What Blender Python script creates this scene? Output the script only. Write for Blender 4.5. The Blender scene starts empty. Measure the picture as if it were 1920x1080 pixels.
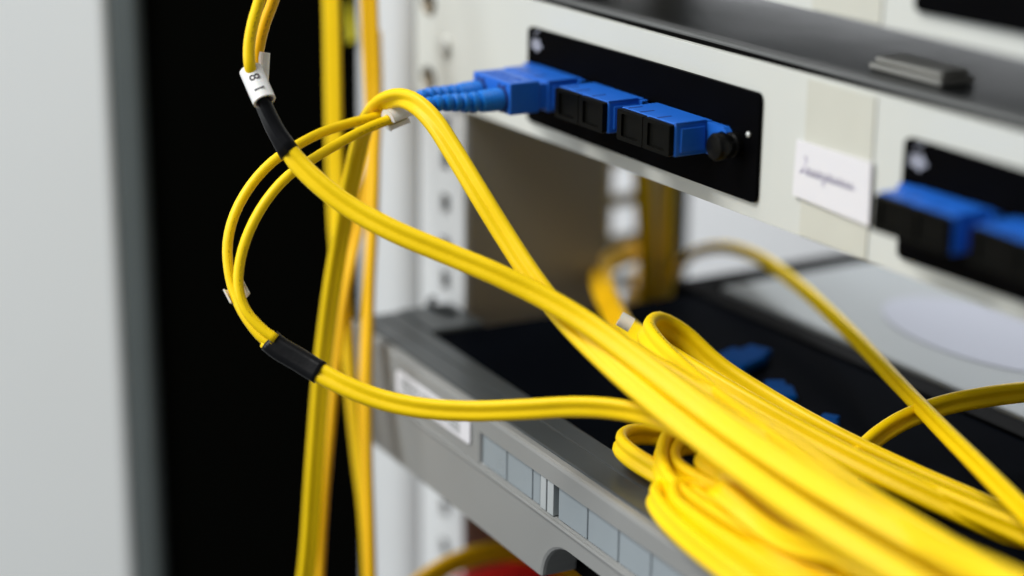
import bpy, bmesh, math, random
from mathutils import Vector, Matrix
random.seed(7)
S = bpy.context.scene
COL = S.collection

# ------------------------------------------------------------------ camera
# frame of the place: X along the patch panel, Y into the rack, Z up (metres)
F = 3757.18                                   # focal length in photo pixels (1920 wide)
vX, vZ = (-1400 - 960, -650 - 540), (810 - 960, 12700 - 540)
mX = Vector((vX[0], vX[1], F)).normalized(); dn = Vector((vZ[0], vZ[1], F)).normalized()
CX, CZ = -mX, -dn
CY = CZ.cross(CX).normalized()
CAM = Vector((0.42132838, -0.33359942, 0.14445651))
def to_world(v): return Vector((CX.dot(v), CY.dot(v), CZ.dot(v)))
def ray(px, py): return to_world(Vector(((px - 960) / F, (py - 540) / F, 1.0)))
def P(px, py, d): return CAM + ray(px, py) * d
def onY(px, py, y): r = ray(px, py); return CAM + r * ((y - CAM.y) / r.y)
def onX(px, py, x): r = ray(px, py); return CAM + r * ((x - CAM.x) / r.x)
def onZ(px, py, z): r = ray(px, py); return CAM + r * ((z - CAM.z) / r.z)
VIEW = to_world(Vector((0, 0, 1)))
right, up = to_world(Vector((1, 0, 0))), to_world(Vector((0, -1, 0)))
cd = bpy.data.cameras.new('camera'); cam = bpy.data.objects.new('camera', cd); COL.objects.link(cam)
M = Matrix((right, up, -VIEW)).transposed().to_4x4(); M.translation = CAM
cam.matrix_world = M
cd.sensor_width = 36; cd.lens = F / 1920 * 36; cd.clip_start = 0.01; cd.clip_end = 50
cd.dof.use_dof = True; cd.dof.focus_distance = 0.572; cd.dof.aperture_fstop = 3.6
S.camera = cam

# ------------------------------------------------------------------ world and lamps (indoor room light plus added fills)
W = bpy.data.worlds.new('World'); S.world = W; W.use_nodes = True
bg = W.node_tree.nodes['Background']; bg.inputs[0].default_value = (0.93, 0.97, 1.0, 1); bg.inputs[1].default_value = 0.19
def area(name, loc, aim, sx, sy, power, col=(1, 1, 1)):
    l = bpy.data.lights.new(name, 'AREA'); l.shape = 'RECTANGLE'; l.size = sx; l.size_y = sy; l.energy = power; l.color = col
    o = bpy.data.objects.new(name, l); COL.objects.link(o); o.location = loc
    o.rotation_euler = (Vector(aim) - Vector(loc)).to_track_quat('-Z', 'Y').to_euler(); return o
area('ceiling_lamp', (-0.35, -1.15, 1.55), (0, 0, 0), 1.3, 0.7, 43, (1, 0.985, 0.95))
area('fill_light', (-0.9, -1.9, 0.5), (0, 0, 0), 0.9, 1.2, 20, (0.93, 0.97, 1))  # added soft fill from the low front left, not an actual window
area('wall_fill_light', (-0.85, 0.75, 1.3), (-1.35, 0.75, 0.0), 1.2, 0.3, 62, (0.96, 0.98, 1))  # added lamp, aimed at the back wall to brighten it
vs = S.view_settings; vs.view_transform = 'Standard'; vs.look = 'None'; vs.exposure = 0; vs.gamma = 1
S.render.engine = 'CYCLES'

# ------------------------------------------------------------------ materials
def mat(name, col, rough=0.5, metal=0.0, spec=0.5, var=0.0, vscale=60, bump=0.0, bscale=400, coat=0.0, sss=0.0, ior=1.5):
    m = bpy.data.materials.new(name); m.use_nodes = True; nt = m.node_tree; b = nt.nodes['Principled BSDF']
    b.inputs['Base Color'].default_value = (*col, 1); b.inputs['Roughness'].default_value = rough
    b.inputs['Metallic'].default_value = metal; b.inputs['Specular IOR Level'].default_value = spec
    b.inputs['Coat Weight'].default_value = coat; b.inputs['IOR'].default_value = ior
    if sss:
        b.inputs['Subsurface Weight'].default_value = sss; b.inputs['Subsurface Scale'].default_value = 0.001
    tc = nt.nodes.new('ShaderNodeTexCoord')
    if var:
        n = nt.nodes.new('ShaderNodeTexNoise'); n.inputs['Scale'].default_value = vscale; n.inputs['Detail'].default_value = 5
        nt.links.new(tc.outputs['Object'], n.inputs['Vector'])
        mx = nt.nodes.new('ShaderNodeMix'); mx.data_type = 'RGBA'
        mx.inputs[6].default_value = (*[c * (1 - var) for c in col], 1); mx.inputs[7].default_value = (*[min(1, c * (1 + var)) for c in col], 1)
        nt.links.new(n.outputs['Fac'], mx.inputs[0]); nt.links.new(mx.outputs[2], b.inputs['Base Color'])
        mr = nt.nodes.new('ShaderNodeMapRange'); mr.inputs[3].default_value = max(0.02, rough - 0.08); mr.inputs[4].default_value = min(1, rough + 0.08)
        nt.links.new(n.outputs['Fac'], mr.inputs[0]); nt.links.new(mr.outputs[0], b.inputs['Roughness'])
    if bump:
        n2 = nt.nodes.new('ShaderNodeTexNoise'); n2.inputs['Scale'].default_value = bscale; n2.inputs['Detail'].default_value = 3
        nt.links.new(tc.outputs['Object'], n2.inputs['Vector'])
        bp = nt.nodes.new('ShaderNodeBump'); bp.inputs['Strength'].default_value = bump; bp.inputs['Distance'].default_value = 0.0004
        nt.links.new(n2.outputs['Fac'], bp.inputs['Height']); nt.links.new(bp.outputs[0], b.inputs['Normal'])
    return m
M_panel = mat('panel_paint', (0.595, 0.61, 0.575), 0.42, spec=0.4, var=0.03, vscale=25, bump=0.12, bscale=1500)
M_post = mat('post_paint', (0.62, 0.64, 0.65), 0.45, spec=0.4, var=0.04, vscale=18, bump=0.08, bscale=1200)
M_inner = mat('inner_steel_paint', (0.40, 0.38, 0.32), 0.55, spec=0.3, var=0.12, vscale=14)
M_lid = mat('lid_dark_paint', (0.028, 0.031, 0.031), 0.36, spec=0.35, var=0.2, vscale=20, bump=0.1, bscale=1800)
M_lidrim = mat('lid_rim_paint', (0.12, 0.125, 0.125), 0.4, spec=0.5, var=0.1)
M_bracket = mat('bracket_grey', (0.62, 0.6, 0.54), 0.5, var=0.1)
M_plate = mat('plate_black', (0.0014, 0.0014, 0.0018), 0.5, ior=1.08, spec=0.5, var=0.3, vscale=80)
M_cap = mat('cap_black', (0.0026, 0.0026, 0.002), 0.4, ior=1.18, spec=0.5, var=0.2)
M_knob = mat('knob_black', (0.0025, 0.0025, 0.0025), 0.3, ior=1.25, spec=0.5)
M_blue = mat('adapter_blue', (0.012, 0.125, 0.57), 0.38, spec=0.4, var=0.06, vscale=200, bump=0.06, bscale=2500)
M_boot = mat('boot_blue', (0.003, 0.165, 0.62), 0.42, spec=0.4, var=0.05, vscale=200)
M_navy = mat('plug_dimmed_blue', (0.001, 0.045, 0.19), 0.6, ior=1.05)  # blue darkened so the stand-in plugs look dim
M_bluedark = mat('slot_shade_blue', (0.003, 0.025, 0.16), 0.6)  # dark blue stands in for shade in slots and pin holes; collars share it
M_tag = mat('marker_white', (0.78, 0.78, 0.77), 0.45, spec=0.4, var=0.03, vscale=300, sss=0.1)
M_print = mat('print_ink', (0.015, 0.010, 0.02), 0.6)
M_ink = mat('pen_ink', (0.48, 0.45, 0.60), 0.7)
M_paper = mat('label_paper', (0.72, 0.71, 0.74), 0.75, spec=0.2, var=0.02)
M_tape = mat('masking_tape', (0.55, 0.55, 0.485), 0.6, spec=0.3, var=0.05, vscale=90)
M_logo = mat('logo_print', (0.28, 0.29, 0.34), 0.55, spec=0.3)
M_sleeve = mat('heat_shrink', (0.0035, 0.0038, 0.005), 0.38, ior=1.3, spec=0.5, var=0.15, vscale=150, bump=0.15, bscale=500)
M_dev = mat('switch_grey', (0.255, 0.26, 0.255), 0.36, spec=0.5, var=0.05, vscale=30, bump=0.05, bscale=2500)
M_rim = mat('switch_rim', (0.05, 0.057, 0.06), 0.32, spec=0.4, var=0.08, vscale=40)
M_gloss = mat('switch_top_gloss', (0.0025, 0.0032, 0.0048), 0.25, ior=1.012, spec=0.5, var=0.2, vscale=12)
M_win = mat('port_window', (0.27, 0.31, 0.335), 0.3, spec=0.5, var=0.04, vscale=120)
M_win2 = mat('port_window_pale', (0.42, 0.45, 0.46), 0.35)
M_line = mat('port_line', (0.10, 0.12, 0.135), 0.5)
M_black = mat('deep_black', (0.003, 0.003, 0.003), 0.6, ior=1.06, spec=0.5)
M_silver = mat('silver_lid', (0.30, 0.315, 0.32), 0.6, ior=1.08, spec=0.5, var=0.04, vscale=15)
M_disc = mat('disc_sticker', (0.34, 0.35, 0.395), 0.6, ior=1.08, var=0.02)
M_glass = mat('door_pane', (0.0016, 0.0017, 0.0013), 0.5, ior=1.04, spec=0.5)
M_seal = mat('door_seal', (0.085, 0.10, 0.10), 0.5, spec=0.3, var=0.05)
M_door = mat('door_paint', (0.72, 0.745, 0.745), 0.5, spec=0.35, var=0.03, vscale=8)
M_wall = mat('wall_paint', (0.80, 0.81, 0.82), 0.8, spec=0.2, var=0.03, vscale=5)
M_screw = mat('zinc', (0.62, 0.63, 0.60), 0.35, metal=0.35)
M_brass = mat('brass_nut', (0.55, 0.46, 0.34), 0.35, metal=0.7)
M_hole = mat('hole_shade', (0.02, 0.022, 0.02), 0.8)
M_flag = mat('yellow_flag', (0.75, 0.66, 0.02), 0.55, var=0.06)
M_red = mat('red_plastic', (0.36, 0.006, 0.004), 0.4, var=0.1)
M_strap = mat('black_strap', (0.006, 0.006, 0.006), 0.6, spec=0.2)

def cable_mat(name, col):
    """yellow jacket with a faint run of printed characters down one side (UV: u = metres along, v = round)"""
    m = mat(name, col, 0.44, ior=1.32, spec=0.5, var=0.06, vscale=70, bump=0.16, bscale=420)
    nt = m.node_tree; b = nt.nodes['Principled BSDF']
    src = b.inputs['Base Color'].links[0].from_socket
    uv = nt.nodes.new('ShaderNodeUVMap'); uv.uv_map = 'run'
    sep = nt.nodes.new('ShaderNodeSeparateXYZ'); nt.links.new(uv.outputs[0], sep.inputs[0])
    def math_(op, a, b_=None):
        n = nt.nodes.new('ShaderNodeMath'); n.operation = op
        for i, v in enumerate((a, b_)):
            if v is None: continue
            if isinstance(v, (int, float)): n.inputs[i].default_value = v
            else: nt.links.new(v, n.inputs[i])
        return n.outputs[0]
    band = math_('LESS_THAN', math_('ABSOLUTE', math_('SUBTRACT', sep.outputs[1], 0.2)), 0.028)
    nz = nt.nodes.new('ShaderNodeTexNoise'); nz.inputs['Scale'].default_value = 1.0; nz.inputs['Detail'].default_value = 1
    cmb = nt.nodes.new('ShaderNodeCombineXYZ'); nt.links.new(math_('MULTIPLY', sep.outputs[0], 1100), cmb.inputs[0]); nt.links.new(math_('MULTIPLY', sep.outputs[1], 60), cmb.inputs[1])
    nt.links.new(cmb.outputs[0], nz.inputs['Vector'])
    ch = math_('GREATER_THAN', nz.outputs['Fac'], 0.52)
    gate = math_('LESS_THAN', math_('FRACT', math_('MULTIPLY', sep.outputs[0], 14)), 0.3)
    fac = math_('MULTIPLY', math_('MULTIPLY', math_('MULTIPLY', band, ch), gate), 0.5)
    mx = nt.nodes.new('ShaderNodeMix'); mx.data_type = 'RGBA'; nt.links.new(fac, mx.inputs[0]); nt.links.new(src, mx.inputs[6]); mx.inputs[7].default_value = (0.06, 0.04, 0.01, 1)
    nt.links.new(mx.outputs[2], b.inputs['Base Color'])
    return m
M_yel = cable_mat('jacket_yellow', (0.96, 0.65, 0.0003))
M_yel2 = cable_mat('jacket_yellow_shaded', (0.84, 0.47, 0.0004))  # darker copy of the yellow jacket, with shade put into the colour

# ------------------------------------------------------------------ builders
def obj(name, bm, m, parent=None, smooth=False, bevel=0.0, seg=2):
    me = bpy.data.meshes.new(name); bm.normal_update(); bm.to_mesh(me); bm.free()
    o = bpy.data.objects.new(name, me); COL.objects.link(o)
    for x in (m if isinstance(m, (list, tuple)) else [m]): me.materials.append(x)
    if smooth:
        for p in me.polygons: p.use_smooth = True
    if bevel:
        bv = o.modifiers.new('bevel', 'BEVEL'); bv.width = bevel; bv.segments = seg; bv.limit_method = 'ANGLE'; bv.harden_normals = False
    if parent: o.parent = parent
    return o
def thing(name, label, cat, group=None):
    o = bpy.data.objects.new(name, None); COL.objects.link(o); o.empty_display_size = 0.01
    return tag(o, label, cat, group)
def tag(o, label, cat, group=None):
    o['label'] = label; o['category'] = cat
    if group: o['group'] = group
    return o
def at(o, loc):      # move the Empty to the thing's base while its parts stay where they are
    loc = Vector(loc); o.location = loc
    for c in o.children: c.location = c.location - loc
    return o
def add_box(bm, x0, x1, y0, y1, z0, z1, mtx=None):
    vs_ = [bm.verts.new((x, y, z)) for x in (x0, x1) for y in (y0, y1) for z in (z0, z1)]
    for f in ((0, 1, 3, 2), (4, 6, 7, 5), (0, 4, 5, 1), (2, 3, 7, 6), (0, 2, 6, 4), (1, 5, 7, 3)):
        bm.faces.new([vs_[i] for i in f])
    if mtx: bmesh.ops.transform(bm, matrix=mtx, verts=vs_)
    return vs_
def box(name, x0, x1, y0, y1, z0, z1, m, parent=None, bevel=0.0, mtx=None, seg=2):
    bm = bmesh.new(); add_box(bm, x0, x1, y0, y1, z0, z1, mtx); return obj(name, bm, m, parent, bevel=bevel, seg=seg)
def rounded_xz(x0, x1, z0, z1, r, n=6):
    out = []
    for cx, cz, a0 in ((x1 - r, z1 - r, 0), (x0 + r, z1 - r, 90), (x0 + r, z0 + r, 180), (x1 - r, z0 + r, 270)):
        for i in range(n + 1):
            a = math.radians(a0 + 90 * i / n); out.append((cx + r * math.cos(a), cz + r * math.sin(a)))
    return out
def prism_y(name, pts, y0, y1, m, parent=None, bevel=0.0, mtx=None, holes=None):
    """outline in X,Z pushed from y0 to y1; holes are further outlines left open right through"""
    bm = bmesh.new()
    loops = [pts] + (holes or [])
    sides = []
    for y in (y0, y1):
        edges = []
        for lp in loops:
            v = [bm.verts.new((x, y, z)) for x, z in lp]; sides.append(v)
            edges += [bm.edges.new((v[i], v[(i + 1) % len(v)])) for i in range(len(v))]
        bmesh.ops.triangle_fill(bm, use_beauty=True, use_dissolve=False, edges=edges, normal=(0, -1, 0))
    n = len(loops)
    for k in range(n):
        a, b = sides[k], sides[n + k]
        for i in range(len(a)):
            j = (i + 1) % len(a); bm.faces.new((a[i], a[j], b[j], b[i]))
    bmesh.ops.recalc_face_normals(bm, faces=bm.faces)
    if mtx: bmesh.ops.transform(bm, matrix=mtx, verts=bm.verts)
    return obj(name, bm, m, parent, bevel=bevel)
def lathe_y(name, prof, cx, cz, m, parent=None, n=28):
    """profile of (radius, y) turned round an axis along Y"""
    bm = bmesh.new(); rings = []
    for r, y in prof:
        rings.append([bm.verts.new((cx + r * math.cos(2 * math.pi * i / n), y, cz + r * math.sin(2 * math.pi * i / n))) for i in range(n)])
    for a, b in zip(rings, rings[1:]):
        for i in range(n): bm.faces.new((a[i], a[(i + 1) % n], b[(i + 1) % n], b[i]))
    bm.faces.new(rings[0]); bm.faces.new(rings[-1][::-1])
    bmesh.ops.recalc_face_normals(bm, faces=bm.faces)
    o = obj(name, bm, m, parent, smooth=True)
    es = o.modifiers.new('edges', 'EDGE_SPLIT'); es.split_angle = math.radians(40)
    return o

def spline(pts, step=0.0025):
    """centripetal Catmull-Rom through tuples (Vector, *scalars)"""
    pv = [p[0] for p in pts]; sc = [p[1:] for p in pts]
    pv = [pv[0] * 2 - pv[1]] + pv + [pv[-1] * 2 - pv[-2]]; sc = [sc[0]] + sc + [sc[-1]]
    out = []
    for i in range(1, len(pv) - 2):
        p0, p1, p2, p3 = pv[i - 1:i + 3]
        t0 = 0; t1 = t0 + max(1e-6, (p1 - p0).length) ** .5; t2 = t1 + max(1e-6, (p2 - p1).length) ** .5; t3 = t2 + max(1e-6, (p3 - p2).length) ** .5
        n = max(3, int((p2 - p1).length / step))
        for k in range(n + (1 if i == len(pv) - 3 else 0)):
            u = k / n; t = t1 + (t2 - t1) * u
            a1 = p0 * ((t1 - t) / (t1 - t0)) + p1 * ((t - t0) / (t1 - t0)); a2 = p1 * ((t2 - t) / (t2 - t1)) + p2 * ((t - t1) / (t2 - t1)); a3 = p2 * ((t3 - t) / (t3 - t2)) + p3 * ((t - t2) / (t3 - t2))
            b1 = a1 * ((t2 - t) / (t2 - t0)) + a2 * ((t - t0) / (t2 - t0)); b2 = a2 * ((t3 - t) / (t3 - t1)) + a3 * ((t - t1) / (t3 - t1))
            e = u * u * (3 - 2 * u)
            out.append((b1 * ((t2 - t) / (t2 - t1)) + b2 * ((t - t1) / (t2 - t1)),) + tuple(x * (1 - e) + y * e for x, y in zip(sc[i], sc[i + 1])))
    return out
R1 = 0.00148
def prof_round(r=R1, n=14): return [(r * math.cos(2 * math.pi * i / n), r * math.sin(2 * math.pi * i / n)) for i in range(n)]
def prof_twin(r=R1, n=9, cut=140):
    """outline of a zip cord: two round strands moulded side by side"""
    c = r * 0.985; out = []
    for i in range(n):
        a = math.radians(-cut + 2 * cut * i / (n - 1)); out.append((c + r * math.cos(a), r * math.sin(a)))
    for i in range(n):
        a = math.radians(180 - cut + 2 * cut * i / (n - 1)); out.append((-c + r * math.cos(a), r * math.sin(a)))
    return out
def prof_wrap(r=R1, t=0.00035, n=9):
    """sleeve shrunk round a zip cord: a stadium with a shallow waist"""
    R = r + t; c = r * 0.985; out = []
    for i in range(n):
        a = math.radians(-95 + 190 * i / (n - 1)); out.append((c + R * math.cos(a), R * math.sin(a)))
    out.append((0, R * 0.9))
    for i in range(n):
        a = math.radians(85 + 190 * i / (n - 1)); out.append((-c + R * math.cos(a), R * math.sin(a)))
    out.append((0, -R * 0.9))
    return out
def sweep(name, path, prof, m, parent=None, ref=None, scale=None, cap=True):
    """path: list of (Vector, roll in degrees); without ref the section's long side lies across the line of sight, with ref it follows ref"""
    bm = bmesh.new(); uvl = bm.loops.layers.uv.new('run'); n = len(prof); rings = []; L = [0.0]
    for i in range(1, len(path)): L.append(L[-1] + (path[i][0] - path[i - 1][0]).length)
    for i, p in enumerate(path):
        c = p[0]; t = (path[min(i + 1, len(path) - 1)][0] - path[max(i - 1, 0)][0]).normalized()
        if ref is not None: u = ref - t * ref.dot(t)
        else: u = t.cross((c - CAM).normalized())
        u.normalize(); v = t.cross(u)
        a = math.radians(p[1] if len(p) > 1 else 0)
        U = u * math.cos(a) + v * math.sin(a); V = v * math.cos(a) - u * math.sin(a)
        s = scale(L[i], L[-1]) if scale else 1.0
        rings.append([bm.verts.new(c + U * x * s + V * y * s) for x, y in prof])
    for k in range(len(rings) - 1):
        a, b = rings[k], rings[k + 1]
        for i in range(n):
            f = bm.faces.new((a[i], a[(i + 1) % n], b[(i + 1) % n], b[i]))
            for lp, (uu, vv) in zip(f.loops, ((L[k], i / n), (L[k], (i + 1) / n), (L[k + 1], (i + 1) / n), (L[k + 1], i / n))): lp[uvl].uv = (uu, vv)
    if cap: bm.faces.new(rings[0][::-1]); bm.faces.new(rings[-1])
    bmesh.ops.recalc_face_normals(bm, faces=bm.faces)
    return obj(name, bm, m, parent, smooth=True)
def px(*rows):
    """rows of (px, py, depth[, roll]) -> spline path"""
    return spline([(P(r[0], r[1], r[2]), r[3] if len(r) > 3 else 0.0) for r in rows])
def c_sleeve(name, p0, p1, open_dir, gap, r, t, m, parent, stretch=1.0, flare=0.0):
    """clip-on cable marker: a C-shaped tube from p0 to p1 whose mouth faces open_dir"""
    bm = bmesh.new(); ax = (p1 - p0).normalized(); u = (open_dir - ax * open_dir.dot(ax)).normalized(); v = ax.cross(u); n = 22; rings = []
    for k, s in enumerate((0, 0.06, 0.5, 0.94, 1)):
        c = p0.lerp(p1, s); ring = []; fl = flare if k in (0, 4) else 0
        for rr in (r + t + fl, r):
            arc = []
            for i in range(n + 1):
                a = math.radians(gap / 2 + (360 - gap) * i / n); arc.append(bm.verts.new(c + (u * math.cos(a) + v * math.sin(a) * stretch) * rr))
            ring.append(arc)
        rings.append(ring)
    for A, B in zip(rings, rings[1:]):
        for i in range(n):
            bm.faces.new((A[0][i], A[0][i + 1], B[0][i + 1], B[0][i])); bm.faces.new((A[1][i + 1], A[1][i], B[1][i], B[1][i + 1]))
        for i in (0, n): bm.faces.new((A[0][i], B[0][i], B[1][i], A[1][i]))
    for A in (rings[0], rings[-1]):
        for i in range(n): bm.faces.new((A[0][i], A[0][i + 1], A[1][i + 1], A[1][i]))
    bmesh.ops.recalc_face_normals(bm, faces=bm.faces)
    return obj(name, bm, m, parent, smooth=False)
def text(name, s, size, mtx, m, parent, depth=0.00004):
    c = bpy.data.curves.new(name, 'FONT'); c.body = s; c.size = size; c.align_x = 'CENTER'; c.align_y = 'CENTER'; c.extrude = depth; c.offset = 0.00003
    t = bpy.data.objects.new('tmp', c); COL.objects.link(t)
    dg = bpy.context.evaluated_depsgraph_get(); me = bpy.data.meshes.new_from_object(t.evaluated_get(dg))
    bpy.data.objects.remove(t); me.materials.clear(); me.materials.append(m); me.transform(mtx)
    o = bpy.data.objects.new(name, me); COL.objects.link(o); o.parent = parent; return o
def ribbon(bm, pts, w, y):
    """flat pen stroke in the X,Z plane at depth y"""
    for (a, b) in zip(pts, pts[1:]):
        d = Vector((b[0] - a[0], b[1] - a[1])); 
        if d.length < 1e-7: continue
        d.normalize(); nrm = Vector((-d.y, d.x)) * w / 2; e = d * w * 0.4
        q = [(a[0] - e.x + nrm.x, a[1] - e.y + nrm.y), (b[0] + e.x + nrm.x, b[1] + e.y + nrm.y), (b[0] + e.x - nrm.x, b[1] + e.y - nrm.y), (a[0] - e.x - nrm.x, a[1] - e.y - nrm.y)]
        bm.faces.new([bm.verts.new((x, y, z)) for x, z in q])

# ------------------------------------------------------------------ setting: the room wall behind the rack
wl = box('wall', -1.35, -1.30, -0.6, 2.4, -1.2, 1.9, M_wall); wl['kind'] = 'structure'

# ------------------------------------------------------------------ rack cabinet: door, front post, inner side, rear post
# the open door swings out past ninety degrees, so its inner side faces the viewer
H = onY(648, 500, -0.013); ang = math.radians(48)
dirD = Vector((-math.sin(ang), -math.cos(ang), 0)); nrmD = Vector((math.cos(ang), -math.sin(ang), 0))
def door_s(pxx, pyy):
    r = ray(pxx, pyy); k = (H - CAM).dot(nrmD) / r.dot(nrmD); return (CAM + r * k - H).dot(dirD)
MD = Matrix((dirD, nrmD, Vector((0, 0, 1)))).transposed().to_4x4(); MD.translation = Vector((H.x, H.y, 0))
s1, s2 = door_s(275, 520), door_s(221, 520)
dr = thing('cabinet_door', 'white cabinet door swung open, with grey edge strip and black inner pane', 'door')
box('glass_pane', -0.03, s1 + 0.003, -0.012, -0.006, -0.7, 0.7, M_glass, dr, mtx=MD)
box('edge_strip', s1, s2 - 0.0005, -0.010, -0.001, -0.7, 0.7, M_seal, dr, bevel=0.002, mtx=MD)
box('door_frame', s2, s2 + 0.24, -0.014, 0.000, -0.7, 0.7, M_door, dr, bevel=0.0025, mtx=MD)
at(dr, (H.x, H.y, -0.7))

PR = -0.1675   # inner edge of the front post
post = thing('rack_post', 'white steel front rack post with a column of square mounting holes', 'rack post')
holes = []; z = 0.0329
hz = []
for k in range(-20, 22):
    for off in (-0.0159, 0, 0.0127): hz.append(-0.0212 - 0.0027 + k * 0.04445 + off + 0.0022)
for zz in hz:
    if -0.62 < zz < 0.62: holes.append(rounded_xz(-0.1842, -0.1782, zz - 0.0036, zz + 0.0036, 0.0008, 2))
prism_y('hole_flange', [(-0.200, -0.66), (PR, -0.66), (PR, 0.66), (-0.200, 0.66)], 0.0022, 0.0042, M_post, post, holes=holes)
box('inner_flange', PR - 0.0018, PR, 0.0044, 0.0600, -0.66, 0.66, M_inner, post, bevel=0.0008)
ox = onY(650, 140, -0.0062)
lathe_y('blanking_plug', [(0.0042, -0.0055), (0.0042, -0.0074), (0.0030, -0.0078), (0.0026, -0.0070), (0.0010, -0.0070)], ox.x, ox.z, M_post, post)
box('hole_shade_sheet', -0.1995, PR - 0.002, 0.016, 0.0175, -0.66, 0.66, M_hole, post)  # dark sheet stands in for the shade seen through the holes
# cover strip of the pillar, bulging gently towards the door
bm = bmesh.new(); prof = [(-0.2003, 0.0042), (-0.2006, 0.0012), (-0.203, -0.0028), (-0.212, -0.0052), (-0.228, -0.0062), (-0.246, -0.0056), (-0.2555, -0.0028), (-0.2585, 0.004), (-0.2585, 0.03), (-0.2003, 0.03)]
a = [bm.verts.new((x, y, -0.66)) for x, y in prof]; b = [bm.verts.new((x, y, 0.66)) for x, y in prof]
for i in range(len(prof)): j = (i + 1) % len(prof); bm.faces.new((a[i], a[j], b[j], b[i]))
bm.faces.new(a[::-1]); bm.faces.new(b); bmesh.ops.recalc_face_normals(bm, faces=bm.faces)
o = obj('pillar_cover', bm, M_post, post, smooth=True); o.modifiers.new('e', 'EDGE_SPLIT').split_angle = math.radians(50)
at(post, (-0.2, 0.01, -0.66))

XI = -0.235
yA = onX(1128, 430, XI).y; yB = onX(1205, 430, XI).y; yC = onX(1262, 430, XI).y; yD = onX(1292, 430, XI).y
sp = box('cabinet_wall', XI - 0.004, XI, 0.034, yA - 0.001, -0.66, 0.66, M_inner); tag(sp, 'dark grey inner side panel of the cabinet behind the post', 'cabinet wall')
rp = thing('rack_post', 'pale rear post punched with large square windows, behind the patch panel', 'rack post')
w0 = onX(1146, 430, XI).y; w1 = onX(1198, 430, XI).y
pit = abs(onX(1165, 395, XI).z - onX(1165, 318, XI).z)
bm = bmesh.new()
add_box(bm, XI - 0.0015, XI, yA, w0, -0.6, 0.6); add_box(bm, XI - 0.0015, XI, w1, yC, -0.6, 0.6)
for k in range(-14, 15):
    zc = onX(1165, 375, XI).z + k * pit
    add_box(bm, XI - 0.0014, XI - 0.0001, w0 - 0.0004, w1 + 0.0004, zc - pit * 0.16, zc + pit * 0.16)
obj('window_flange', bm, M_inner, rp)
box('edge_flange', XI - 0.03, XI + 0.001, yC + 0.0005, yD, -0.6, 0.6, M_seal, rp, bevel=0.003)
at(rp, (XI, yB, -0.6))

# ------------------------------------------------------------------ patch panels
def emblem(parent, x, z, y, name='emblem'):
    """small white printed mark: rosette with a loose stroke above it"""
    bm = bmesh.new()
    c = bm.verts.new((x, y, z)); ring = []
    for i in range(20):
        a = 2 * math.pi * i / 20; r = 0.0020 * (1 + 0.2 * math.cos(5 * a + 0.6))
        ring.append(bm.verts.new((x + r * 1.55 * math.cos(a), y, z + r * math.sin(a))))
    for i in range(20): bm.faces.new((c, ring[i], ring[(i + 1) % 20]))
    ribbon(bm, [(x - 0.0012, z + 0.0034), (x + 0.0005, z + 0.0040), (x + 0.0016, z + 0.0050)], 0.0005, y)
    return obj(name, bm, M_logo, parent)
def adapter(parent, cx, cz, caps=True):
    """flanged duplex adapter: body, flange, slots and two black dust caps"""
    w, h = 0.0135, 0.00475
    b_ = box('adapter', cx - w, cx + w, -0.0140, -0.0012, cz - h, cz + h, M_blue, parent, bevel=0.0005)
    # recessed cheek on the side, two grooves on the top, the fixing flange with its scooped ear
    box('side_cheek', cx + w - 0.0002, cx + w + 0.0006, -0.0123, -0.0042, cz - h + 0.0012, cz + h - 0.0014, M_blue, b_, bevel=0.0002)
    ear = [(cx + w - 0.001, cz + h + 0.0002)]
    pts = [(cx - w - 0.005, cz + h - 0.0004), (cx + w + 0.0075, cz + h - 0.0004), (cx + w + 0.0090, cz + h - 0.0016), (cx + w + 0.0088, cz + h - 0.0034)]
    for i in range(7):
        a = math.radians(70 + 200 * i / 6 * 0.9); pts.append((cx + w + 0.0078 + 0.0044 * math.cos(a), cz - 0.0010 + 0.0042 * math.sin(a)))
    pts += [(cx + w + 0.0062, cz - h), (cx - w - 0.005, cz - h)]
    prism_y('flange', pts, -0.0034, -0.0008, M_blue, b_, bevel=0.0003)
    for dx in (-0.0105, -0.0045, 0.0040):
        box('slot', cx + dx - 0.00035, cx + dx + 0.00035, -0.0136, -0.0088, cz + h - 0.0002, cz + h + 0.00006, M_bluedark, b_)
    box('top_rib', cx + w - 0.0010, cx + w + 0.0001, -0.0141, -0.0035, cz + h - 0.0001, cz + h + 0.0004, M_blue, b_, bevel=0.0002)
    if caps:
        for sx in (-1, 1):
            c0 = cx + sx * 0.0066
            o_ = rounded_xz(c0 - 0.0064, c0 + 0.0064, cz - 0.0045, cz + 0.0045, 0.0006, 2); i_ = rounded_xz(c0 - 0.0042, c0 + 0.0042, cz - 0.0032, cz + 0.0034, 0.0004, 2)
            d = prism_y('dust_cap', o_, -0.0158, -0.0139, M_cap, b_, holes=[i_])
            prism_y('cap_face', i_, -0.0151, -0.0140, M_cap, b_)
    return b_
def plate(parent, x0, x1, z0, z1, first_cap, adapters=True):
    pl = prism_y('adapter_plate', rounded_xz(x0, x1, z0, z1, 0.0019, 5), -0.0012, 0.0003, M_plate, parent, bevel=0.0002)
    emblem(pl, x0 + 0.0055, z1 - 0.0052, -0.00128)
    for kx in (x0 + 0.0065, x1 - 0.0095):
        kn = lathe_y('plunger_knob', [(0.0036, -0.001), (0.0036, -0.0032), (0.0030, -0.0036), (0.0030, -0.0048), (0.0038, -0.0054), (0.0040, -0.0082), (0.0034, -0.0091), (0.0012, -0.0094)], kx, 0.0196, M_knob, pl)
    lathe_y('rivet', [(0.0008, -0.001), (0.0008, -0.0016), (0.0004, -0.0018)], x1 - 0.0042, 0.0235, M_screw, pl, n=10)
    return pl
ZT, ZB = 0.0437, 0.0
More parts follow.
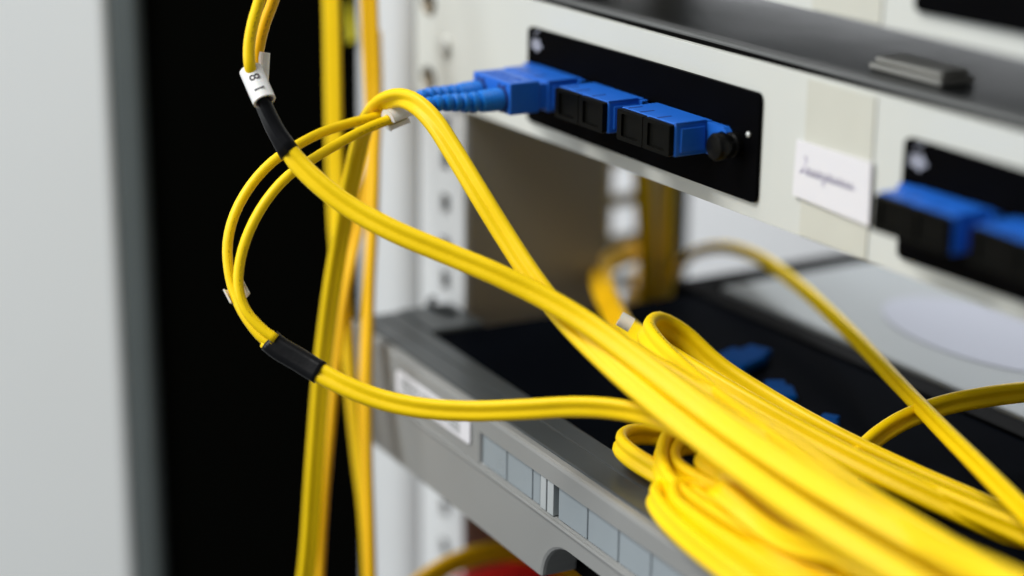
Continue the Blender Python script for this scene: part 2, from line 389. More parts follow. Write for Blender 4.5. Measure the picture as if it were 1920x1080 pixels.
pp = thing('patch_panel', 'pale grey fibre patch panel with white handwritten label, holding the blue connector', 'patch panel')
slots = []
for sz in (0.0326, 0.0062): slots.append([(-0.1900 + 0.0046 * math.cos(2 * math.pi * i / 24) * 1.15, sz + 0.0044 * math.sin(2 * math.pi * i / 24)) for i in range(24)])
prism_y('face_plate', rounded_xz(-0.1992, 0.283, ZB, ZT, 0.0012, 3), 0.0, 0.0020, M_panel, pp, bevel=0.0004, holes=slots)
for sz in (0.0326, 0.0062):
    lathe_y('cage_nut', [(0.0014, 0.0004), (0.0026, 0.0006), (0.0026, 0.0020)], -0.1922, sz - 0.0014, M_brass, pp, n=18)
    box('slot_shade_sheet', -0.1965, -0.1830, 0.00204, 0.00216, sz - 0.0055, sz + 0.0055, M_black, pp)  # black sheet gives the slot its inner shade by colour
lathe_y('screw', [(0.0036, 0.0005), (0.0036, -0.0010), (0.0030, -0.0019), (0.0012, -0.0023)], -0.1768, 0.0200, M_screw, pp, n=24)
p1 = plate(pp, -0.1214, -0.0006, 0.0048, 0.0355, False)
ZA = 0.01965
adapter(p1, -0.1017, ZA, caps=False); adapter(p1, -0.0683, ZA); adapter(p1, -0.0347, ZA)
p2 = plate(pp, 0.0572, 0.1780, 0.0046, 0.0354, True)
for c in (0.0768, 0.1102, 0.1436): adapter(p2, c, ZA)
box('masking_tape', 0.0180, 0.0450, -0.0004, -0.0001, 0.0005, ZT - 0.0008, M_tape, pp)
lb = prism_y('paper_label', [(0.0152, 0.0110), (0.0462, 0.0098), (0.0457, 0.0262), (0.0157, 0.0262)], -0.0012, -0.0006, M_paper, pp)
# the pen writing on the label: a blurred cursive word with a tall first letter
bm = bmesh.new(); x = 0.0186; base = 0.0176
def stroke(pts): ribbon(bm, [(x + a * 0.001, base + b * 0.001) for a, b in pts], 0.00042, -0.00125)
stroke([(0.9, 4.4), (1.5, 4.9), (1.7, 4.0), (0.6, 0.6), (-0.6, 0.2), (0.2, 1.2), (1.8, 0.5)])
for k in range(9):
    x = 0.0206 + k * 0.00215; hgt = (2.0, 1.8, 2.0, 1.7, 2.1, 1.6, 1.9, 1.6, 1.5)[k]; dsc = -1.7 if k == 3 else 0
    stroke([(0, 0.6), (0.5, hgt), (1.1, hgt - 0.2), (0.7, 0.3 + dsc), (0.3, 0.2 + dsc * 0.6), (1.2, hgt * 0.8), (1.5, 0.2), (2.2, 0.6)])
obj('handwriting', bm, M_ink, lb)
# tray behind the face: lid with a lighter front rim
box('lid_gap_shade', -0.1640, 0.2500, 0.0024, 0.0072, 0.0394, 0.0434, M_black, pp)  # solid black strip in place of the shaded gap before the rim
box('lid_rim', -0.1640, 0.2500, 0.0074, 0.0130, 0.0396, 0.0446, M_lidrim, pp, bevel=0.0008)
box('lid', -0.1640, 0.2500, 0.0132, 0.1010, 0.0394, 0.0440, M_lid, pp, bevel=0.0004)
box('tray', -0.1640, 0.2500, 0.0024, 0.1000, 0.0010, 0.0392, M_lid, pp)
at(pp, (0, 0, 0))
c0 = onZ(1622, 128, 0.0442); 
br = thing('tray_bracket', 'small grey bracket sitting on the dark tray lid', 'bracket')
box('bracket_foot', c0.x, c0.x + 0.028, c0.y + 0.001, c0.y + 0.013, 0.0441, 0.0459, M_bracket, br, bevel=0.0006)
box('bracket_head', c0.x + 0.001, c0.x + 0.027, c0.y + 0.002, c0.y + 0.012, 0.0460, 0.0476, M_bracket, br, bevel=0.0008)
at(br, (c0.x, c0.y, 0.0441))

up_ = thing('patch_panel', 'second pale grey patch panel mounted above the dark tray lid', 'patch panel')
ZU = 0.0607
prism_y('face_plate', rounded_xz(-0.1992, 0.283, ZU, ZU + 0.0437, 0.0012, 3), 0.0, 0.002, M_panel, up_, bevel=0.0004)
q = plate(up_, 0.0572, 0.1780, ZU + 0.0058, ZU + 0.0354, True)
box('masking_tape', 0.0180, 0.0450, -0.0004, -0.0001, ZU + 0.0005, ZU + 0.043, M_tape, up_)
box('tray', -0.1640, 0.2500, 0.0024, 0.1000, ZU + 0.001, ZU + 0.040, M_lid, up_)
at(up_, (0, 0, ZU))

# ------------------------------------------------------------------ network switch on its shelf
YAW = math.radians(-2.6)
MS = Matrix.Translation(Vector((-0.042, -0.048, 0))) @ Matrix.Rotation(YAW, 4, 'Z')     # local x along the bezel, y inward
ZS = -0.0712
sw = thing('network_switch', 'grey network switch with sticker, row of port windows and glossy black top', 'network switch')
def sbox(name, x0, x1, y0, y1, z0, z1, m, parent=sw, bevel=0.0, seg=2): return box(name, x0, x1, y0, y1, ZS + z0, ZS + z1, m, parent, bevel, MS, seg)
XL, XR = -0.130, 0.36
def lx(pxx, pyy):           # place on the bezel plane -> (local x, height below the top)
    r = ray(pxx, pyy); inv = MS.inverted(); o_ = inv @ CAM; d_ = inv.to_3x3() @ r; k = -o_.y / d_.y; p_ = o_ + d_ * k; return p_.x, p_.z - ZS
# bezel: outline with the arched finger cut-out in its lower edge
ax = lx(1032, 1012)[0]; zlow = -0.0385
arch = []
for i in range(9):
    a = math.radians(180 - 90 * i / 8); arch.append((ax + 0.012 + 0.0165 * math.cos(a), zlow + 0.0142 * math.sin(a)))
pts = [(XL, 0), (XL, zlow)] + arch + [(ax + 0.11, zlow + 0.0142), (ax + 0.114, zlow), (XR, zlow), (XR, 0)]
st0, st1 = -0.0068, -0.0172                # window strip
wx0 = lx(900, 845)[0]; wx1 = 0.30
prism_y('bezel', [(x, ZS + z) for x, z in pts], 0, 0.012, M_dev, sw, bevel=0.0012, mtx=MS, holes=[[(wx0, ZS + st1), (wx1, ZS + st1), (wx1, ZS + st0), (wx0, ZS + st0)]])
sbox('strip_backing', wx0 - 0.002, wx1 + 0.002, 0.004, 0.006, st1 - 0.001, st0 + 0.001, M_line)
def lxs(v): return lx(v, 0)[0]
def strip_x(pxx):           # local x of an image column where it crosses the window strip
    best = None
    for yy in range(800, 1300, 2):
        x_, z_ = lx(pxx, yy)
        if best is None or abs(z_ - (st0 + st1) / 2) < best[0]: best = (abs(z_ - (st0 + st1) / 2), x_)
    return best[1]
e = [wx0] + [strip_x(v) for v in (946, 994, 1009)]
for a_, b_ in zip(e, e[1:]): sbox('port_window', a_ + 0.0003, b_ - 0.0003, 0.0008, 0.0036, st1 + 0.0003, st0 - 0.0003, M_win, bevel=0.0002)
e2 = [strip_x(v) for v in (1010, 1023, 1037)]
for a_, b_ in zip(e2, e2[1:]): sbox('pale_window', a_ + 0.0002, b_ - 0.0006, 0.0004, 0.0036, st1 + 0.0002, st0 - 0.0002, M_win2, bevel=0.0002)
w_ = strip_x(1097) - strip_x(1042); x_ = strip_x(1042)
while x_ + w_ < wx1:
    sbox('port_window', x_ + 0.0003, x_ + w_ - 0.0003, 0.0008, 0.0036, st1 + 0.0003, st0 - 0.0003, M_win, bevel=0.0002); x_ += w_
l0 = lx(746, 704); l1 = lx(884, 842)
sx0, sx1 = l0[0], l1[0]; sz1 = -0.0050; sz0 = -0.0128
stick = prism_y('sticker', [(x, ZS + z) for x, z in rounded_xz(sx0, sx1, sz0, sz1, 0.0012, 4)], -0.0006, -0.0001, M_paper, sw, mtx=MS)
bm = bmesh.new(); rr = random.Random(3)
for row in range(4):
    xx = sx0 + 0.004
    while xx < sx1 - 0.006:
        wd = rr.uniform(0.0004, 0.0016); zz = sz1 - 0.0018 - row * 0.0014
        ribbon(bm, [(xx, ZS + zz), (xx + wd, ZS + zz + 0.0002)], rr.uniform(0.0005, 0.0009), -0.00075); xx += wd + rr.uniform(0.0005, 0.0014)
bmesh.ops.transform(bm, matrix=MS, verts=bm.verts)
obj('sticker_print', bm, mat('sticker_grey', (0.25, 0.27, 0.26), 0.6), stick)
sbox('lower_bead', XL + 0.004, wx1 + 0.01, -0.0007, 0.0006, st1 - 0.0016, st1 - 0.0004, M_dev, bevel=0.0005)
# top: rim, glossy deck, left ear, body
sbox('top_rim', XL, XR, 0.0122, 0.0195, -0.004, 0.0004, M_rim, bevel=0.0006)
sbox('rim_bead', XL + 0.001, XR, 0.0030, 0.0118, -0.0002, 0.0007, M_rim, bevel=0.0004)
sbox('deck', XL + 0.0265, XR, 0.0197, 0.30, -0.006, -0.0006, M_gloss)
sbox('side_rim', XL - 0.0005, XL + 0.0262, 0.0197, 0.0405, -0.006, 0.0008, M_rim, bevel=0.0008)
bm = bmesh.new()
ear = [Vector((-0.012 + 0.010 * math.cos(a_), 0.006 * math.sin(a_), 0)) for a_ in [math.radians(200 + 140 * i / 10) for i in range(11)]]
o_ = sweep('ear_slot', [(MS @ (Vector((XL + 0.016, 0.038, ZS + 0.0010)) + v), 0) for v in ear], prof_round(0.0013, 8), M_black, sw, ref=Vector((0, 0, 1)))
sbox('chassis', XL + 0.023, XR - 0.01, 0.0122, 0.30, zlow - 0.001, -0.0062, M_black)
at(sw, (-0.04, -0.04, ZS + zlow))

# silver device standing behind, its lid level with the switch
sd = thing('silver_device', 'light silver box with a pale round sticker, behind the glossy black top', 'device')
zl = ZS + 0.0016
y0 = 0.0925; x0 = -0.137
box('lid', x0, 0.30, y0, 0.175, zl - 0.012, zl, M_silver, sd, bevel=0.001)
box('front_trim', x0 - 0.001, 0.30, y0 - 0.010, y0 - 0.0003, zl - 0.012, zl - 0.0012, M_black, sd, bevel=0.0008)
box('side_trim', x0 - 0.016, x0 - 0.0003, y0 - 0.010, 0.180, zl - 0.012, zl - 0.0008, M_black, sd, bevel=0.0008)
bm = bmesh.new(); cc = onZ(1855, 628, zl); 
dpts = [(cc.x + 0.046 * math.cos(2 * math.pi * i / 48), cc.y + 0.026 * math.sin(2 * math.pi * i / 48)) for i in range(48)]
va = [bm.verts.new((x, y, zl + 0.0004)) for x, y in dpts]; vb = [bm.verts.new((x, y, zl + 0.0001)) for x, y in dpts]
bm.faces.new(va); 
for i in range(48): bm.faces.new((va[i], vb[i], vb[(i + 1) % 48], va[(i + 1) % 48]))
bmesh.ops.recalc_face_normals(bm, faces=bm.faces)
obj('round_sticker', bm, M_disc, sd)
at(sd, (0, 0.13, zl - 0.012))

# ------------------------------------------------------------------ cable A: the plugged patch cord
ca = thing('plugged_patch_cord', 'yellow duplex patch cord with blue duplex plug, looping left through black sleeve', 'cable')
cxp, hw = -0.0998, 0.0113
plug = box('duplex_plug', cxp - hw, cxp + hw, -0.0272, -0.0168, 0.0152, 0.0250, M_blue, ca, bevel=0.0004)
for s in (-1, 1):
    box('plug_nose', cxp + s * 0.0064 - 0.0046, cxp + s * 0.0064 + 0.0046, -0.0169, -0.0128, 0.0160, 0.0240, M_blue, plug, bevel=0.0004)
    for k in (-1, 1):
        box('pin_hole', cxp + s * 0.0064 + k * 0.0016 - 0.0006, cxp + s * 0.0064 + k * 0.0016 + 0.0006, -0.02735, -0.0271, 0.0233, 0.0241, M_bluedark, plug)
    lathe_y('collar', [(0.0041, -0.0268), (0.0041, -0.0277), (0.0034, -0.0278)], cxp + s * 0.0064, 0.0195, M_bluedark, plug, n=20)
rr = random.Random(5)
bm = bmesh.new()
for k in range(26):     # moulded lettering, too small to read, on the plug's top
    xx = cxp - 0.008 + (k % 13) * 0.00125; yy = -0.0250 + (k // 13) * 0.0030
    add_box(bm, xx, xx + rr.uniform(0.0004, 0.0009), yy, yy + rr.uniform(0.0008, 0.0016), 0.0249, 0.02514)
obj('moulded_marks', bm, M_blue, plug)
# boots: ribbed, tapering, curving down to where the strands leave them
tipN, tipF = P(772, 204, 0.593), P(762, 192, 0.602)
for s, tip in ((1, tipN), (-1, tipF)):
    b0 = Vector((cxp + s * 0.0064, -0.0270, 0.0195)); b1 = b0 + Vector((0, -0.011, 0))
    pth = spline([(b0, 0.0), (b1, 0.0), (b1.lerp(tip, 0.55) + Vector((0, 0, 0.0008)), 0.0), (tip, 0.0)], step=0.00022)
    def rad(l, L):
        u = l / L; r = 3.45 - 1.45 * max(0, u - 0.12) / 0.88
        if u < 0.24: r += 0.16 * math.sin(l / 0.0012 * 2 * math.pi)
        else:
            ph = (l / 0.0031) % 1.0; r -= 1.0 if ph > 0.70 else (0.0 if 0.1 < ph < 0.60 else 0.22)
        return max(1.55, r)
    bo = sweep('boot', pth, prof_round(0.001, 20), M_boot, ca, scale=rad)
    bo.modifiers.new('e', 'EDGE_SPLIT').split_angle = math.radians(45)
# two separate strands
strA1 = px((766, 194, 0.602), (745, 203, 0.598), (715, 216, 0.593), (650, 233, 0.588), (600, 250, 0.583), (551, 276, 0.579), (510, 304, 0.576), (470, 348, 0.573), (440, 402, 0.570), (427, 455, 0.568), (429, 505, 0.567), (438, 545, 0.566), (455, 585, 0.564), (486, 628, 0.562), (510, 648, 0.561))
strA2 = px((776, 204, 0.593), (758, 212, 0.590), (735, 222, 0.588), (690, 240, 0.584), (640, 266, 0.579), (590, 296, 0.574), (540, 330, 0.570), (498, 378, 0.567), (468, 432, 0.565), (451, 485, 0.564), (447, 535, 0.563), (460, 580, 0.562), (494, 619, 0.561), (518, 636, 0.5605))
sweep('strand', strA1, prof_round(), M_yel, ca); sweep('strand', strA2, prof_round(), M_yel, ca)
dA = px((500, 635, 0.562), (525, 654, 0.561), (556, 672, 0.560), (600, 699, 0.558), (650, 725, 0.556, 5), (710, 748, 0.554, 8), (790, 765, 0.551, 10), (880, 771, 0.548, 10), (980, 768, 0.544, 12), (1080, 763, 0.540, 15), (1160, 768, 0.536, 20), (1240, 787, 0.530, 20), (1330, 830, 0.520, 10), (1480, 910, 0.497, 0), (1680, 1010, 0.470), (1900, 1120, 0.445))
sweep('duplex_jacket', dA, prof_twin(), M_yel, ca)
sweep('black_sleeve', px((505, 638, 0.5617), (525, 654, 0.561), (556, 672, 0.560), (580, 687, 0.559), (600, 699, 0.558)), prof_wrap(t=0.00042), M_sleeve, ca)
toCam = -VIEW
c_sleeve('cable_marker', P(716, 214, 0.5928), P(752, 199, 0.5985), up * -1 + right * 0.4 + toCam * 0.1, 60, 0.0017, 0.0012, M_tag, ca, flare=0.0003)
c_sleeve('cable_marker', P(728, 226, 0.5872), P(764, 211, 0.5908), up * -0.8 + toCam * 0.5, 80, 0.0018, 0.0013, M_tag, ca, flare=0.0003)
c_sleeve('cable_marker', P(437, 534, 0.5655), P(450, 559, 0.5645), toCam, 150, 0.0027, 0.0005, M_tag, ca)
at(ca, tuple(tipN))

# ------------------------------------------------------------------ cable B: the tagged cord coming down from above
cb = thing('tagged_patch_cord', 'yellow duplex patch cord with white numbered marker above a black sleeve', 'cable')
sB1 = px((500, -60, 0.560), (487, 0, 0.560), (474, 45, 0.560), (467, 90, 0.560), (469, 126, 0.5602), (478, 152, 0.5625), (489, 182, 0.5615))
sB2 = px((530, -60, 0.566), (513, 0, 0.566), (496, 45, 0.566), (486, 85, 0.566), (481, 120, 0.566), (486, 155, 0.565), (491, 180, 0.563))
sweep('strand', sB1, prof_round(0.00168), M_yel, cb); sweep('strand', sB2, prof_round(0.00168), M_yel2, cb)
dB = px((487, 180, 0.561, 74), (499, 207, 0.561, 72), (516, 243, 0.561, 64), (540, 280, 0.560, 46), (563, 310, 0.559, 30), (605, 350, 0.557, 22), (660, 391, 0.555, 15), (740, 434, 0.552, 12), (840, 476, 0.549, 12), (930, 514, 0.546, 10), (1020, 558, 0.543, 5), (1110, 612, 0.538, 0), (1210, 685, 0.528), (1330, 775, 0.512), (1470, 870, 0.490), (1640, 970, 0.466), (1900, 1110, 0.440))
sweep('duplex_jacket', dB, prof_twin(0.0016), M_yel, cb)
sweep('black_sleeve', px((484, 170, 0.561, 74), (499, 207, 0.561, 72), (516, 243, 0.561, 64), (543, 287, 0.560, 45)), prof_wrap(0.0016, t=0.0003), M_sleeve, cb)
m0, m1 = P(470, 131, 0.5632), P(496, 190, 0.5585)
mk = c_sleeve('cable_marker', m0, m1, VIEW - right * 0.2, 70, 0.0024, 0.0006, M_tag, cb, stretch=1.1, flare=0.0)
ax_ = (m1 - m0).normalized(); toC = (CAM - m0.lerp(m1, 0.5)); toC = (toC - ax_ * toC.dot(ax_)).normalized(); side = ax_.cross(toC)
for ch, u in (('8', 0.40), ('1', 0.76)):
    c_ = m0.lerp(m1, u) + toC * 0.00302
    mt = Matrix((ax_, toC.cross(ax_), toC)).transposed().to_4x4(); mt.translation = c_
    text('marker_digit', ch, 0.0042, mt, M_print, mk)
c_sleeve('cable_marker', P(490, 99, 0.567), P(487, 150, 0.567), VIEW - right, 90, 0.0020, 0.0005, M_tag, cb)
at(cb, tuple(m1))

# ------------------------------------------------------------------ cable C: arches over the plug's strands
cc_ = thing('arching_patch_cord', 'yellow duplex cord arching over the white marker, then dropping right', 'cable')
dC = px((560, 1180, 0.66, 15), (578, 1050, 0.656, 15), (590, 880, 0.652, 15), (604, 700, 0.648, 15), (622, 550, 0.642, 15), (645, 410, 0.634, 20), (665, 310, 0.622, 30), (680, 250, 0.610, 40), (696, 213, 0.598, 45), (722, 190, 0.588, 35), (752, 184, 0.581, 25), (784, 198, 0.574, 15), (815, 230, 0.570, 8), (850, 284, 0.566), (900, 366, 0.561), (950, 447, 0.557), (1000, 523, 0.552), (1060, 600, 0.546), (1140, 680, 0.536), (1240, 765, 0.520), (1370, 865, 0.500), (1520, 970, 0.476), (1700, 1080, 0.455), (1960, 1240, 0.43))
sweep('duplex_jacket', dC, prof_twin(0.00155), M_yel, cc_)
at(cc_, tuple(dC[0][0]))

# ------------------------------------------------------------------ vertical cords at the post
G1 = 'yellow cords hanging down beside the front post'
def cord(name, label, path, prof=None, m=M_yel, group=None, ref=None, base=None):
    t_ = thing(name, label, 'cable', group); sweep('duplex_jacket', path, prof or prof_twin(), m, t_, ref=ref); at(t_, tuple(path[0][0] if base is None else base)); return t_
cord('hanging_cord', 'yellow cord hanging against the black door pane, then crossing the white pillar', px((618, -80, 0.68, 10), (622, 40, 0.68, 10), (624, 150, 0.68, 10), (627, 300, 0.68, 15), (632, 430, 0.68, 25), (642, 540, 0.68, 40), (652, 640, 0.68, 50), (660, 740, 0.68, 50), (671, 850, 0.68, 55), (684, 960, 0.68, 60), (690, 1050, 0.68, 60), (694, 1180, 0.68, 60)), m=M_yel, group=None)
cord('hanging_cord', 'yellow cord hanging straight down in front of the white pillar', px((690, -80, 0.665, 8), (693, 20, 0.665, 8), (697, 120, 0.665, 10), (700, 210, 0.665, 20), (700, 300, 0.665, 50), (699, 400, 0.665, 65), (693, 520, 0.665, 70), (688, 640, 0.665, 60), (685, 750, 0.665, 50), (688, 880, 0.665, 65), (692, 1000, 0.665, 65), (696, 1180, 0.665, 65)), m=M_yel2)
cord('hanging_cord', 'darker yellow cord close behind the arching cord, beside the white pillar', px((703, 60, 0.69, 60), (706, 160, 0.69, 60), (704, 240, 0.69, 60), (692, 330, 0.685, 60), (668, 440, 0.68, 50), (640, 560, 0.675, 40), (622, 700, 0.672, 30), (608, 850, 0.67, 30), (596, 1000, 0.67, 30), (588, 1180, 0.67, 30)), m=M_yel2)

# ------------------------------------------------------------------ the bundle lying on the switch
GB = 'yellow cords in the thick bundle on the switch'
UPV = Vector((0, 0, 1))
# belt-like loop whose back shows at the bundle's upper end
cord('looped_cord', 'yellow flat cord folding over at the top of the thick bundle', px((1900, 1150, 0.44), (1700, 1010, 0.47), (1500, 870, 0.50), (1360, 765, 0.53), (1270, 690, 0.555), (1222, 640, 0.57), (1212, 618, 0.578), (1232, 606, 0.586), (1275, 628, 0.59), (1345, 690, 0.588), (1440, 752, 0.580), (1560, 820, 0.566), (1700, 888, 0.555), (1830, 945, 0.545), (1990, 1016, 0.535)), ref=(UPV + right * 0.5), prof=prof_twin(0.0019))
cord('bundle_cord', 'yellow cord running along the upper edge of the thick bundle', px((1166, 606, 0.655), (1205, 634, 0.60), (1290, 690, 0.575), (1400, 755, 0.56), (1540, 832, 0.548), (1700, 912, 0.535), (1860, 985, 0.525), (2020, 1058, 0.515)), m=M_yel, prof=prof_twin(0.0017))
H_ = [
 # left-hand flat loops lying at the front of the deck
 ('looped_cord', 'yellow flat cord with printed marks, making the outermost open loop on the switch', ((1820, 1200, 0.465), (1640, 1080, 0.488), (1480, 1010, 0.508), (1350, 945, 0.527), (1240, 890, 0.545), (1180, 853, 0.556), (1162, 832, 0.563), (1176, 817, 0.571), (1220, 815, 0.576), (1290, 828, 0.575), (1380, 870, 0.560), (1500, 940, 0.54), (1650, 1030, 0.515)), 0.0017),
 ('looped_cord', 'yellow flat cord standing on edge in a tall rounded loop beside the open loop', ((1700, 1200, 0.465), (1560, 1100, 0.484), (1420, 1020, 0.502), (1310, 955, 0.520), (1252, 905, 0.534), (1238, 865, 0.545), (1248, 828, 0.556), (1285, 808, 0.566), (1335, 815, 0.570), (1420, 860, 0.56), (1560, 950, 0.535)), 0.0018),
 ('looped_cord', 'yellow cord with a small tight bend tucked inside the loops', ((1800, 1150, 0.455), (1600, 1030, 0.482), (1450, 940, 0.507), (1360, 890, 0.524), (1318, 862, 0.535), (1322, 848, 0.542), (1370, 870, 0.54), (1480, 935, 0.52), (1640, 1030, 0.495)), 0.0017),
 ('looped_cord', 'yellow cord bulging lowest over the front of the switch', ((1640, 1250, 0.46), (1480, 1150, 0.475), (1370, 1072, 0.49), (1285, 1005, 0.508), (1238, 955, 0.523), (1228, 925, 0.534), (1262, 915, 0.540), (1340, 950, 0.53), (1470, 1030, 0.505), (1640, 1130, 0.48)), 0.0017),
 ('looped_cord', 'yellow cord making a second open loop just inside the outermost one', ((1780, 1180, 0.46), (1600, 1065, 0.485), (1460, 985, 0.507), (1350, 925, 0.524), (1275, 885, 0.538), (1262, 858, 0.548), (1280, 836, 0.556), (1330, 838, 0.560), (1420, 885, 0.548), (1560, 970, 0.522)), 0.0016),
 ('looped_cord', 'yellow cord looping low, just above the cord that bulges over the front', ((1660, 1220, 0.455), (1520, 1120, 0.475), (1400, 1045, 0.492), (1310, 985, 0.508), (1262, 940, 0.522), (1272, 915, 0.530), (1330, 925, 0.528), (1440, 990, 0.508), (1600, 1090, 0.48)), 0.0016),
]
for nm, lab, rows, r in H_: cord(nm, lab, px(*rows), ref=(UPV + right * 0.25), prof=prof_twin(r))
# the run of parallel cords filling the bundle
lanes = [((1150, 640), (1330, 765), (1530, 885), (1760, 1015), (2000, 1150), 0.546, 0.455),
         ((1180, 655), (1370, 775), (1580, 915), (1800, 1042), (2020, 1170), 0.552, 0.470),
         ((1240, 690), (1430, 800), (1620, 926), (1830, 1055), (2030, 1175), 0.548, 0.450),
         ((1300, 800), (1450, 910), (1620, 1010), (1780, 1090), (1960, 1180), 0.530, 0.440),
         ((1270, 755), (1420, 860), (1580, 955), (1760, 1050), (1960, 1150), 0.532, 0.432),
         ((1350, 880), (1470, 960), (1600, 1040), (1750, 1120), (1900, 1200), 0.520, 0.445),
         ((1290, 925), (1390, 990), (1500, 1055), (1640, 1130), (1800, 1220), 0.528, 0.465),
         ((1340, 915), (1450, 985), (1580, 1060), (1720, 1140), (1880, 1230), 0.521, 0.452),
         ((1390, 905), (1520, 985), (1660, 1065), (1800, 1140), (1960, 1230), 0.520, 0.448),
         ((1420, 770), (1560, 843), (1700, 906), (1840, 966), (2000, 1036), 0.566, 0.510),
         ((1500, 870), (1640, 955), (1780, 1040), (1920, 1120), (2040, 1190), 0.530, 0.470),
         ((1250, 940), (1330, 1000), (1430, 1065), (1560, 1150), (1700, 1240), 0.532, 0.475)]
rb = random.Random(11)
lanes2 = []
for L_ in lanes:            # beside each main cord a thinner neighbour wanders over and under it
    lanes2.append(L_)
    o0 = [rb.uniform(-16, 16) for _ in range(5)]
    if L_[0][0] > 1415 or L_[0][0] in (1150, 1180, 1240): continue
    lanes2.append(tuple((q[0] + 10 + o * 0.3, q[1] + o + (16 if k < 2 else -10)) for k, (q, o) in enumerate(zip(L_[:5], o0))) + (L_[5] - rb.uniform(-0.004, 0.008), L_[6] - rb.uniform(0.0, 0.02)))
for i, (a_, b_, c_, d_, e_, dp0, dp1) in enumerate(lanes2):
    rows = [(q[0], q[1], dp0 + (dp1 - dp0) * k / 4, rb.uniform(-25, 25)) for k, q in enumerate((a_, b_, c_, d_, e_))]
    cord('bundle_cord', 'yellow duplex cord packed among its neighbours in the thick bundle', px(*rows), group=GB, prof=prof_twin(rb.uniform(0.0014, 0.0017)), m=M_yel)

# ------------------------------------------------------------------ cords on the right and behind
cord('draped_cord', 'thin yellow cord arching up behind the panel and falling across the silver device', px((1250, 560, 0.80, 60), (1268, 510, 0.79, 60), (1295, 478, 0.775, 60), (1350, 464, 0.755, 55), (1420, 482, 0.725, 50), (1500, 538, 0.69, 45), (1600, 630, 0.64, 40), (1690, 725, 0.588, 35), (1770, 808, 0.552, 30), (1850, 888, 0.527, 25), (1930, 970, 0.505, 20), (2000, 1045, 0.48, 20)), m=M_yel, prof=prof_twin(0.0014))
cord('looped_cord', 'yellow cord bending out of the bundle and sweeping right over the silver device', px((1640, 960, 0.535), (1602, 915, 0.545), (1597, 880, 0.555), (1625, 836, 0.565), (1690, 790, 0.572), (1770, 760, 0.575), (1850, 744, 0.575), (1940, 733, 0.575), (2040, 725, 0.575)), m=M_yel, ref=UPV + right * -0.2, prof=prof_twin(0.0016))
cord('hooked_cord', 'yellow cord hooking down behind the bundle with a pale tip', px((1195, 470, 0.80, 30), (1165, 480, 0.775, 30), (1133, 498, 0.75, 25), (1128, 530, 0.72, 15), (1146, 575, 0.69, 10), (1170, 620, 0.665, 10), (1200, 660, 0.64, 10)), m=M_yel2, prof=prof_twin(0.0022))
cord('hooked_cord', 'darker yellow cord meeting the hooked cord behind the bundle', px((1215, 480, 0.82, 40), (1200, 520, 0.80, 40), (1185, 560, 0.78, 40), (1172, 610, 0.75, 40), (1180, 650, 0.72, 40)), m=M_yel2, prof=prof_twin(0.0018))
tp = onZ(0, 0, 0) if False else P(1168, 607, 0.655)
tie = c_sleeve('cable_tie', P(1162, 597, 0.585), P(1184, 610, 0.585), VIEW, 20, 0.0012, 0.0010, M_tag, None); tag(tie, 'small pale tie gripping the hooked cord behind the bundle', 'cable tie')
for i, (xa, xb, xm, r) in enumerate(((1194, 1210, 1202, 0.0021), (1206, 1222, 1216, 0.0020), (1254, 1246, 1250, 0.0024))):
    cord('amber_cord', 'amber cord hanging behind the panel beside the rear post', px((xa - 14, -160, 0.765, 20), (xa - 8, 60, 0.77, 20), (xa, 250, 0.775, 20), (xm, 400, 0.78, 20), (xb, 520, 0.785, 20), (xb, 700, 0.79, 20)), m=M_yel, prof=prof_round(r), group='amber cords by the rear post')
cord('curved_cord', 'yellow cord curving below the switch over a red object', px((740, 1140, 0.70, 30), (800, 1085, 0.70, 30), (870, 1048, 0.705, 30), (940, 1034, 0.71, 30), (1020, 1045, 0.715, 30), (1100, 1090, 0.72, 30)), m=M_yel2, prof=prof_twin(0.0019))
bk = box('dark_filler_box', -0.166, 0.25, 0.028, 0.2, -0.42, -0.122, M_black, bevel=0.001); tag(bk, 'plain black box added to darken the rack below the grey switch', 'equipment')  # added black box, keeps the space under the switch dark
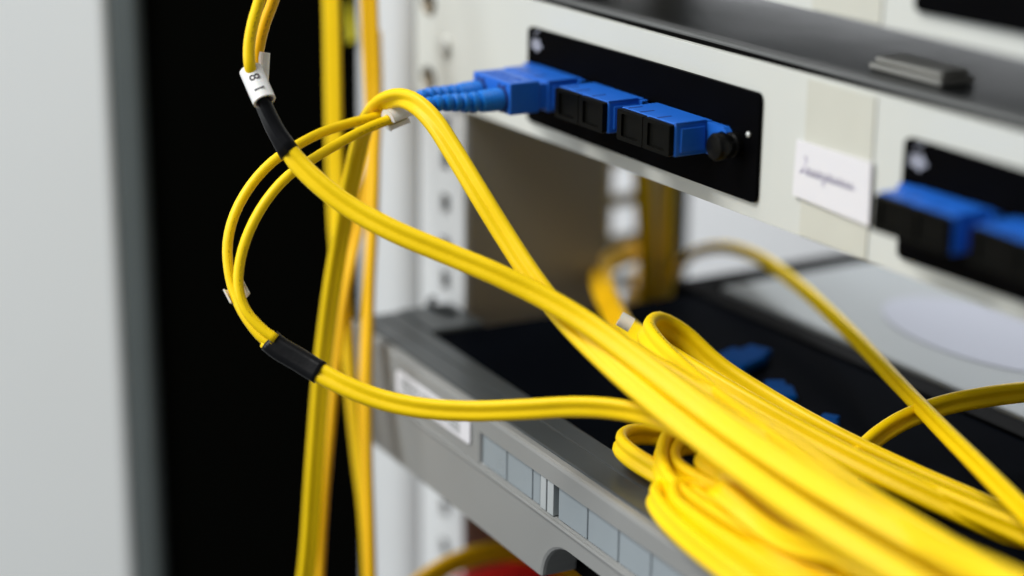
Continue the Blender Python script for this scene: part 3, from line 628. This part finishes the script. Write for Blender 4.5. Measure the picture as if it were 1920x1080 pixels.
# red thing below the switch
a0 = P(918, 1118, 0.725)
rd = thing('red_box', 'red plastic box glimpsed below the switch under the yellow cord', 'box')
box('lid', a0.x - 0.012, a0.x + 0.05, a0.y - 0.01, a0.y + 0.03, a0.z - 0.004, a0.z + 0.006, M_red, rd, bevel=0.002)
box('body', a0.x - 0.011, a0.x + 0.049, a0.y - 0.009, a0.y + 0.029, a0.z - 0.05, a0.z - 0.0042, M_red, rd, bevel=0.001)
at(rd, (a0.x, a0.y, a0.z - 0.05))
# yellow warning flag stuck to the pillar
fg = thing('yellow_flag', 'small yellow triangular flag with a dark dot, on the pillar', 'flag')
f0 = onY(650, 40, -0.008)
tri = [onY(600, 25, -0.0085), onY(636, -30, -0.0085), onY(650, -20, -0.0085), onY(664, 74, -0.0085), onY(640, 90, -0.0085)]
prism_y('flag_sheet', [(v.x, v.z) for v in tri], -0.0088, -0.0080, M_flag, fg)
fd = onY(648, 62, -0.009); lathe_y('flag_dot', [(0.0022, -0.0089), (0.0022, -0.0093)], fd.x, fd.z, M_hole, fg, n=16)
at(fg, (f0.x, -0.008, f0.z))

# stand-in plugs for blue smears on the deck, dimness put into their colour
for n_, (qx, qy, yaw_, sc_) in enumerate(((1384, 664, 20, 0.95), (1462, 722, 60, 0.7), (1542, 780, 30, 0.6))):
    lab = 'dim blue stand-in plug for a blue smear on the black deck beside the thick bundle'
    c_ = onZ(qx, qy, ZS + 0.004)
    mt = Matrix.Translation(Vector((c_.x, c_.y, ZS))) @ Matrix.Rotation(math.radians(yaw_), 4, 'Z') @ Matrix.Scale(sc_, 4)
    pg = thing('smear_plug', lab, 'plug', 'blue stand-in plugs on the black deck')
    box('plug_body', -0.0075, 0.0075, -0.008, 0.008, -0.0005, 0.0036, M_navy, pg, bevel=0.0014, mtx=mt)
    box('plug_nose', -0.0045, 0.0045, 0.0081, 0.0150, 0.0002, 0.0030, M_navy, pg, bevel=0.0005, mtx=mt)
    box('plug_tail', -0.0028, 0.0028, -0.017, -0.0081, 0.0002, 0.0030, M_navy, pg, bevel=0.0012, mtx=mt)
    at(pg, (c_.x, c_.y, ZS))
